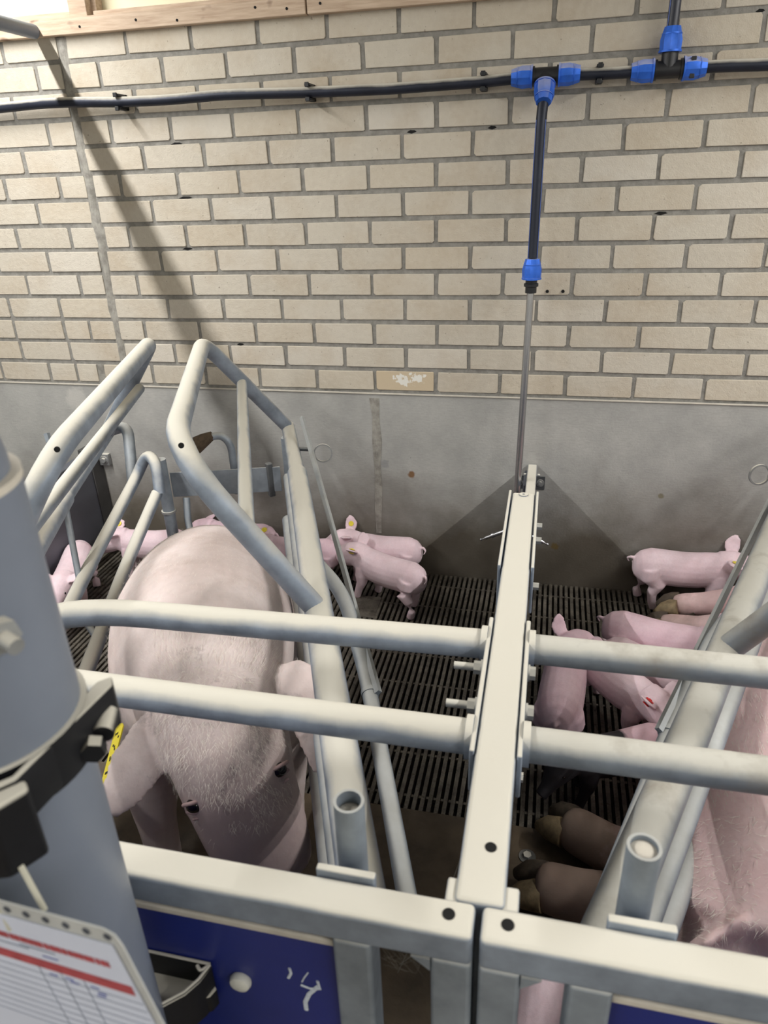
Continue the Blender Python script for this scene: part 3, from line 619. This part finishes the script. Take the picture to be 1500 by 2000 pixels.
# ------------------------------------------------------------------ animals
DG = None
def organic(name, lofts, voxel, smooth, mat, parent, extra=None):
    mb = MB()
    for L in lofts:
        pts, side = L['p'], L.get('side')
        n = L.get('n', 20); o = len(mb.v); P = [Vector(q[:3]) for q in pts]
        for i, p in enumerate(P):
            d = (P[min(i+1,len(P)-1)]-P[max(i-1,0)]).normalized()
            sd = Vector(side) if side else (d.cross(V(0,0,1)) if abs(d.z) < .95 else d.cross(V(1,0,0)))
            sd = (sd-d*sd.dot(d)).normalized(); up = sd.cross(d)
            for j in range(n):
                a = 2*PI*j/n; mb.v.append(tuple(p+sd*math.cos(a)*pts[i][3]+up*math.sin(a)*(pts[i][4] if len(pts[i]) > 4 else pts[i][3])))
        for i in range(len(P)-1):
            for j in range(n): mb.f.append((o+i*n+j,o+i*n+(j+1)%n,o+(i+1)*n+(j+1)%n,o+(i+1)*n+j))
        mb.f.append(tuple(o+j for j in range(n))[::-1]); mb.f.append(tuple(o+(len(P)-1)*n+j for j in range(n)))
    tmp = bpy.data.objects.new('tmp', mb.mesh('tmp')); COL.objects.link(tmp)
    r = tmp.modifiers.new('r','REMESH'); r.mode = 'VOXEL'; r.voxel_size = voxel
    s = tmp.modifiers.new('s','SMOOTH'); s.factor = .5; s.iterations = smooth
    dg = bpy.context.evaluated_depsgraph_get(); me = bpy.data.meshes.new_from_object(tmp.evaluated_get(dg)); me.name = name
    bpy.data.objects.remove(tmp, do_unlink=True)
    me.materials.clear(); me.materials.append(mat); me.polygons.foreach_set('use_smooth', [True]*len(me.polygons))
    ob = bpy.data.objects.new(name, me); COL.objects.link(ob); ob.parent = parent
    return ob
def child(mb, name, mat, parent, smooth=50):                           # part given in the parent's own coordinates
    ob = mb.build(name, mat, None, smooth); ob.parent = parent; return ob
def ball(c, r, n=12):
    if isinstance(r, (int,float)): r = (r,r,r)
    mb = MB(); c = Vector(c); k = n//2
    for i in range(k+1):
        t = PI*i/k
        for j in range(n):
            a = 2*PI*j/n; mb.v.append((c.x+r[0]*math.sin(t)*math.cos(a), c.y+r[1]*math.sin(t)*math.sin(a), c.z+r[2]*math.cos(t)))
    for i in range(k):
        for j in range(n): mb.f.append((i*n+j,i*n+(j+1)%n,(i+1)*n+(j+1)%n,(i+1)*n+j))
    return mb
def bristles(ob, region, count, length, parent, seed=1, width=.0007):
    r = random.Random(seed); me = ob.data; cand = [p for p in me.polygons if region(p.center, p.normal)]
    mb = MB()
    if not cand: return
    for i in range(count):
        p = cand[r.randrange(len(cand))]; c = p.center+V(r.uniform(-1,1),r.uniform(-1,1),r.uniform(-1,1))*.006; nn = p.normal
        back = V(-1,r.uniform(-.5,.5),-.25) if c.x < .16 else V(r.uniform(-.6,.6),r.uniform(-.8,.8),-1)
        tg = (back-nn*back.dot(nn)).normalized(); ln = length*r.uniform(.6,1.2); sd = nn.cross(tg)*width
        tip = c+tg*ln*.95+nn*ln*.16
        mb.add([c-sd,c+sd,tip],[(0,1,2)])
    ob2 = child(mb, 'bristles', M['bristle'], parent, 0); ob2['kind'] = 'stuff'; return ob2

def piglet(loc, heading, label, sc=1., hy=0., hp=0., skin='pig_skin', tagc=None, tag_ear=1, gait=0., drop=0., tail=1, ears=(1,1), hx=1., roll=0.):
    root = thing('piglet', label, 'piglet', (loc[0],loc[1],0), heading, 'piglets')
    root.scale = (sc,sc,sc)
    z0 = -drop
    HP = V(.125,0,.185+z0); HR = Matrix.Rotation(hy,3,'Z') @ Matrix.Rotation(hp,3,'Y')
    h = lambda x,y,z: HP+HR @ V(x,y,z)
    hs = tuple(HR @ V(0,1,0))
    hip = .165
    lofts = [dict(p=[(-.212,0,hip+z0,.018,.022),(-.205,0,hip+z0,.034,.042),(-.185,0,hip+z0,.052,.060),(-.15,0,.166+z0,.064,.070),(-.10,0,.162+z0,.066,.069),(-.04,0,.156+z0,.067,.069),(.02,0,.156+z0,.066,.069),(.07,0,.163+z0,.063,.066),(.11,0,.173+z0,.055,.058),(.14,0,.182+z0,.046,.050)], side=(0,1,0)),
        dict(p=[(*h(-.03,0,-.004),.046,.050),(*h(.015,0,.004),.051,.055),(*h(.05,0,.004),.048,.052),(*h(.08,0,-.004),.040,.043),(*h(.105,0,-.014),.030,.031),(*h(.13,0,-.022),.0225,.023),(*h(.155,0,-.028),.020,.020),(*h(.162,0,-.029),.019,.019)], side=hs),
        dict(p=[(*h(.05,0,-.03),.03,.022),(*h(.09,0,-.036),.022,.014),(*h(.125,0,-.04),.014,.009)], side=hs)]
    for sy in (1,-1):
        g = gait*sy; f1 = .012*g*4; f2 = -.012*g*4; k = max(.0, drop)
        lofts.append(dict(p=[(.085,sy*.030,.15+z0,.036),(.088,sy*.040,.115+z0,.031),(.082+f1*.3,sy*.043,.085+z0*.6,.023),(.088+f1*.7,sy*.043,.052+z0*.3,.0175),(.09+f1,sy*.043,.026,.0165),(.098+f1,sy*.043,.004,.0175)], n=14))
        lofts.append(dict(p=[(-.15,sy*.028,.17+z0,.044),(-.145,sy*.037,.135+z0,.040),(-.128+f2*.3,sy*.042,.103+z0*.7,.030),(-.152+f2*.6,sy*.043,.070+z0*.4,.0195),(-.156+f2*.9,sy*.043,.036,.0165),(-.146+f2,sy*.043,.004,.0175)], n=14))
        e0 = h(.012,sy*.038,.034); lean = ears[0 if sy > 0 else 1]
        d1 = HR @ V(-.004,sy*(.020+.012*(1-lean)),.030*lean); d2 = HR @ V(.014*(1-lean)+.002,sy*(.030+.026*(1-lean)),.060*lean-.012*(1-lean))
        sdv = tuple(HR @ V(.9,-sy*.25,-.1))
        lofts.append(dict(p=[(*e0,.020,.010),(*(e0+d1*.55),.029,.0062),(*(e0+d1),.030,.0052),(*(e0+d2*.8),.022,.0046),(*(e0+d2),.007,.004)], side=sdv, n=14))
    tp = [(-.205,0,.195+z0),(-.222,.004,.198+z0),(-.232,.012,.190+z0),(-.230,.017,.178+z0),(-.222,.016,.170+z0)] if tail == 1 else [(-.203,0,.19+z0),(-.22,.002,.178+z0),(-.224,.004,.155+z0),(-.222,.005,.135+z0)]
    lofts.append(dict(p=[(*q, .0075-.0009*i) for i, q in enumerate(tp)], n=10))
    body = organic('body', lofts, .0042, 6, M[skin], root)
    for sy in (1,-1):
        child(ball(h(.074,sy*.0385,.016), (.0052,.0035,.0046)), 'eye', M['eye'], root)
        lean = ears[0 if sy > 0 else 1]; e0 = h(.012,sy*.038,.034); d1 = HR @ V(-.004,sy*(.020+.012*(1-lean)),.030*lean)
        fwd = HR @ V(.35,sy*.6,-.3*(1-lean)+.1)
        c = e0+d1*.75+fwd.normalized()*.0048
        mb = ball((0,0,0), 1.); sdv = (HR @ V(.9,-sy*.25,-.1)).normalized(); up = d1.normalized(); nn = sdv.cross(up).normalized()
        mb.v = [tuple(c+sdv*q[0]*.016+up*q[1]*.018+nn*q[2]*.0022) for q in mb.v]
        child(mb, 'inner_ear', M['inner_ear'], root)
        if tagc and sy == tag_ear:
            bk = -nn if (nn @ (HR @ V(-1,sy*.4,.3))) < 0 else nn
            cc = e0+d1*.85+bk*.0068
            child(MB().lathe([(.0125,0),(.0135,.001),(.0125,.0032),(.006,.0036),(.0045,.006)], cc, bk, 20), 'ear_tag', M[tagc], root)
            child(MB().lathe([(.011,0),(.012,.001),(.011,.0025)], e0+d1*.85-bk*.0068, -bk, 18), 'ear_tag', M[tagc], root)
    for q in (-.006,.006): child(ball(h(.1628,q,-.028), (.0014,.0028,.0040), 8), 'nostril', M['lid'], root)
    return root
R_ = math.radians
PIG = {}
PIG['A'] = piglet((1.385,-.078), R_(3), 'pink piglet with yellow tag standing along the wall in the right pen', .95, R_(-6), R_(8), tagc='tag_yellow', tag_ear=-1, gait=.5, ears=(1.1,.2))
PIG['B'] = piglet((.935,-.80), R_(84), 'piglet seen from behind beside the divider, red tag in its right ear', .95, R_(-34), R_(4), 'pig_skin2', tagc='tag_red', tag_ear=-1, gait=.2, tail=2, ears=(1.05,.75))
PIG['C'] = piglet((1.10,-.77), R_(-52), 'half-shaded piglet with small red tag pressed against the right crate', .88, R_(4), R_(22), 'pig_skin', tagc='tag_red', tag_ear=-1, drop=.0, ears=(.5,.7))
PIG['D'] = piglet((1.25,-.51), R_(-12), 'piglet nearest the hind hooves, body along the upper guard rail', .92, R_(-6), R_(12), 'pig_skin2', drop=.02, ears=(.9,.3))
PIG['N'] = piglet((1.215,-.645), R_(-30), 'piglet squeezed between two others under the right guard rail', .82, R_(-4), R_(20), 'pig_skin', drop=.03, ears=(.5,.2))
PIG['E'] = piglet((1.05,-1.035), R_(205), 'black piglet with pink rump band by the front hooves', .80, R_(16), R_(30), 'saddle', drop=.0, gait=.4, ears=(.4,.4))
PIG['F'] = piglet((.285,-.24), R_(154), 'piglet with yellow tag standing in front by the ringed rod', .88, R_(14), R_(4), tagc='tag_yellow', tag_ear=1, gait=.5, tail=1, ears=(.6,.75))
PIG['G'] = piglet((.225,-.085), R_(174), 'piglet behind another, yellow tag in its raised ear by the wall', .86, R_(8), R_(2), tagc='tag_yellow', tag_ear=-1, ears=(.5,1.1))
PIG['H'] = piglet((-.09,-.17), R_(180), 'piglet half hidden behind the right rail of the left crate', .88, R_(10), R_(14), 'pig_skin2', tagc='tag_yellow', tag_ear=-1, ears=(.3,.5))
PIG['I'] = piglet((-.385,-.08), R_(178), 'piglet showing only its rump between the brace and the rail', .88, 0, R_(14), 'pig_skin2', ears=(.2,.2))
PIG['J'] = piglet((-.715,-.19), R_(186), 'piglet behind the lower rails facing the dark grey board', .86, R_(8), R_(14), tagc='tag_yellow', tag_ear=-1, ears=(.5,.7))
PIG['K'] = piglet((-.875,-.47), R_(-68), 'piglet with tagged ear beside the grey board at the left', .90, R_(-10), R_(12), tagc='tag_yellow', tag_ear=-1, ears=(.3,.3))
PIG['L'] = piglet((-.69,-.98), R_(-60), 'piglet mostly hidden behind the grey feed drop pipe', .90, 0, R_(8), 'pig_skin2')
PIG['O'] = piglet((.885,-1.755), R_(-93), 'piglet seen through the gap of the right gate', .85, 0, R_(20), 'pig_skin', drop=.045, ears=(.2,.2))

# sitting sow in the left crate: x forward along the crate, y across, z up
SW = thing('sow', 'large pale sow sitting in the left crate facing the camera', 'sow', A0, UA, 'sows')
def sow1():
    HY = R_(10); RO = R_(10); hc = V(.20,.168,.47); ho = V(-.018,-.030,.028); hr = Matrix.Rotation(HY,3,'Z') @ Matrix.Rotation(RO,3,'X')
    def hh(x,y,z): return hc+ho+hr @ (V(x,y,z)-hc)
    hs = tuple(hr @ V(0,1,0))
    cl = Matrix.Rotation(-UA,3,'Z') @ (V(.828,-2.484,1.478)-(A0+u*.2+v*.1+V(0,0,.5)))      # towards the aisle: the ears hang open to it
    L = [dict(p=[(-1.02,.02,.15,.07,.08),(-1.0,.02,.17,.14,.13),(-.93,.025,.20,.19,.185),(-.80,.035,.25,.225,.215),(-.62,.05,.31,.24,.235),(-.44,.06,.365,.24,.245),(-.27,.07,.42,.232,.245),(-.12,.085,.465,.215,.23),(.0,.10,.49,.19,.205),(.09,.125,.50,.155,.175),(.15,.14,.50,.125,.145)], side=(0,1,0), n=32),
        dict(p=[(*hh(.07,.168,.555),.07,.05),(*hh(.11,.168,.55),.10,.09),(*hh(.155,.168,.52),.116,.112),(*hh(.205,.168,.455),.116,.110),(*hh(.245,.168,.385),.110,.100),(*hh(.272,.168,.315),.104,.088),(*hh(.292,.168,.255),.098,.078),(*hh(.306,.168,.205),.090,.068),(*hh(.312,.168,.185),.082,.062)], side=hs, n=28),
        dict(p=[(*hh(.07,.168,.42),.125,.10),(*hh(.12,.168,.35),.125,.09),(*hh(.17,.168,.27),.105,.07),(*hh(.21,.168,.20),.07,.045)], side=hs, n=20)]
    for sy in (-1,1):
        L.append(dict(p=[(-.06,.085+sy*.12,.42,.105),(-.03,.085+sy*.15,.32,.085),(.0,.085+sy*.15,.22,.062),(.02,.085+sy*.15,.13,.046),(.02,.085+sy*.15,.06,.042),(.04,.085+sy*.15,.012,.045)], n=18))
        L.append(dict(p=[(-.90,.03+sy*.13,.2,.14),(-.78,.04+sy*.20,.15,.12),(-.62,.04+sy*.23,.09,.075),(-.48,.05+sy*.23,.055,.05),(-.40,.05+sy*.23,.04,.04)], n=18))
        L.append(dict(p=[(*hh(.250,.168+sy*.066,.452),.028),(*hh(.276,.168+sy*.070,.405),.024)], n=12))      # brow over the eye
        L.append(dict(p=[(*hh(.25,.168+sy*.088,.385),.028),(*hh(.268,.168+sy*.072,.350),.022)], n=12))
    # ears
    L.append(dict(p=[(.125,.085,.535,.03,.02),(.150,.055,.530,.044,.0125),(.185,.015,.512,.055,.0095),(.222,-.022,.482,.054,.0085),(.252,-.050,.450,.042,.008),(.272,-.070,.420,.014,.007)], side=tuple(V(.155,-.153,-.12).cross(cl)), n=20))
    L.append(dict(p=[(.10,.235,.545,.035,.02),(.115,.275,.562,.052,.0125),(.15,.312,.550,.062,.0095),(.20,.328,.505,.056,.0085),(.235,.325,.46,.036,.008),(.255,.318,.43,.012,.007)], side=tuple(V(.10,.07,-.13).cross(cl)), n=20))
    b = organic('body', L, .0065, 8, M['sow_skin'], SW)
    for sy in (-1,1):
        c = hh(.292,.168+sy*.081,.420)
        child(ball(c+hr @ V(.004,0,0), (.0150,.0165,.0140), 18), 'eye', M['eye'], SW)
        child(MB().tube([c+hr @ V(.002,sy*-.019,.004),c+hr @ V(.013,sy*-.005,.014),c+hr @ V(.008,sy*.014,.013),c+hr @ V(-.006,sy*.02,.0)], .0038, 10, .014), 'eyelid', M['lid'], SW)
        child(MB().tube([c+hr @ V(.004,sy*-.02,.0),c+hr @ V(.014,sy*-.003,-.0145),c+hr @ V(.002,sy*.018,-.010)], .004, 10, .014), 'eyelid', M['lid'], SW)
        child(MB().tube([c+hr @ V(.008,sy*-.026,-.004),c+hr @ V(.016,sy*-.012,-.026),c+hr @ V(.010,sy*.012,-.026)], .003, 8, .014), 'eye_wrinkle', M['lid'], SW)
        child(ball(hh(.318,.168+sy*.02,.178), (.006,.009,.007), 10), 'nostril', M['eye'], SW)
    tg = MB(); e1, e2 = V(.125,-.062,.50), V(.215,-.082,.452)
    ax = (e2-e1).normalized(); nn = V(.35,-.75,.55); nn = (nn-ax*nn.dot(ax)).normalized(); sd = ax.cross(nn)
    pol = [e1+sd*.016+ax*.0, e1+ax*-.007+sd*.008, e1-ax*.007-sd*.008, e1-sd*.016, e2-sd*.016, e2+ax*.008-sd*.006, e2+ax*.008+sd*.006, e2+sd*.016]
    t = child(MB().prism(pol, nn*.0025), 'ear_tag', M['tag_yellow'], SW, 0)
    for i in range(4):
        q = e1.lerp(e2, .16+.22*i)+nn*.0027
        for j in range(3):
            a, bq = rnd.uniform(-.009,.009), rnd.uniform(-.005,.005)
            o = child(MB().box((-.0022,-.0022,0),(.0022,.0022,.0004), Matrix.Translation(q+sd*a+ax*bq) @ Matrix((ax,sd,nn)).transposed().to_4x4()), 'tag_digit', M['tag_ink'], t, 0)
    EY = [hh(.292,.168+sy*.081,.420) for sy in (-1,1)]
    bristles(b, lambda c,n: min((c-e).length for e in EY) > .036 and c.x > .03 and c.z > .415+.09*noise.noise(c*22) and abs(c.y-.14) < .12 and n.x > -.2, 6500, .016, SW, 3, .00032)
    bristles(b, lambda c,n: -.75 < c.x < .12 and n.z > .1 and c.z > .35, 5000, .013, SW, 4, .0003)
sow1()
# sow lying on her side in the right crate (built in the mirrored crate frame)
A1 = V(2*.792-A0.x, A0.y, 0); U2 = PI-UA
S2 = thing('sow', 'pink sow lying on her side in the right crate, hooves towards the divider', 'sow', A1, U2, 'sows')
def sow2():
    inv = (Matrix.Translation(A1) @ Matrix.Rotation(U2,4,'Z')).inverted()
    q = lambda x,y,z: tuple(inv @ V(x,y,z))
    L = [dict(p=[(*q(1.86,-.20,.20),.06,.06),(*q(1.84,-.24,.21),.14,.15),(*q(1.78,-.36,.23),.20,.20),(*q(1.70,-.55,.245),.235,.23),(*q(1.61,-.78,.25),.25,.24),(*q(1.52,-1.0,.25),.25,.245),(*q(1.43,-1.2,.25),.245,.24),(*q(1.36,-1.36,.245),.225,.225),(*q(1.29,-1.5,.225),.185,.195),(*q(1.23,-1.61,.20),.15,.17)], n=32),
        dict(p=[(*q(1.26,-1.54,.20),.12,.12),(*q(1.21,-1.62,.19),.125,.125),(*q(1.16,-1.70,.165),.11,.11),(*q(1.115,-1.78,.14),.08,.085),(*q(1.085,-1.84,.12),.062,.065),(*q(1.065,-1.89,.11),.055,.055)], n=24),
        dict(p=[(*q(1.22,-1.62,.29),.03,.012),(*q(1.17,-1.63,.34),.055,.012),(*q(1.13,-1.66,.33),.05,.011),(*q(1.09,-1.70,.29),.015,.009)], side=(0,.4,1), n=16)]
    LEG = [[(1.66,-.46,.18,.13),(1.56,-.42,.15,.10),(1.47,-.38,.11,.055),(1.38,-.34,.075,.041),(1.30,-.315,.058,.041),(1.268,-.305,.052,.034)],
           [(1.68,-.40,.26,.12),(1.58,-.33,.20,.085),(1.49,-.262,.14,.050),(1.41,-.232,.105,.040),(1.35,-.216,.085,.040),(1.32,-.208,.075,.033)],
           [(1.30,-1.34,.16,.11),(1.20,-1.34,.11,.075),(1.11,-1.315,.085,.060),(1.03,-1.268,.066,.055),(.97,-1.228,.058,.054),(.945,-1.212,.054,.044)],
           [(1.30,-1.42,.2,.11),(1.18,-1.43,.14,.075),(1.07,-1.425,.09,.060),(.97,-1.405,.066,.055),(.905,-1.392,.058,.054),(.885,-1.388,.054,.044)]]
    for lg in LEG: L.append(dict(p=[(*q(*p[:3]),p[3]) for p in lg], n=18))
    b = organic('body', L, .010, 5, M['sow_skin2'], S2)
    for i, lg in enumerate(LEG):                                       # two-toed hooves at each foot
        a, e = Vector(lg[-2][:3]), Vector(lg[-1][:3]); d = (e-a).normalized(); sd = d.cross(V(0,0,1)).normalized()
        for s_ in (-1,1):
            c = e+d*.004+sd*s_*.026
            pts = [q(*(c-d*.022+sd*s_*.002)), q(*(c)), q(*(c+d*.026+sd*s_*.003-V(0,0,.004))), q(*(c+d*.054+sd*s_*.004-V(0,0,.014)))]
            child(MB().tube(pts, [.031,.033,.028,.012], 14), 'hoof', M['hoof'] if s_ < 0 else M['hoof_dark'], S2, 60)
            dq = e-d*.075+sd*s_*.028-V(0,0,.02)
            child(MB().tube([q(*dq), q(*(dq+d*.022-V(0,0,.006)))], [.012,.006], 10), 'dew_claw', M['hoof_dark'], S2, 60)
    bristles(b, lambda c,n: n.z > -.1 and c.z > .2 and -.9 < c.x < .45, 14000, .018, S2, 5, .00045)
sow2()
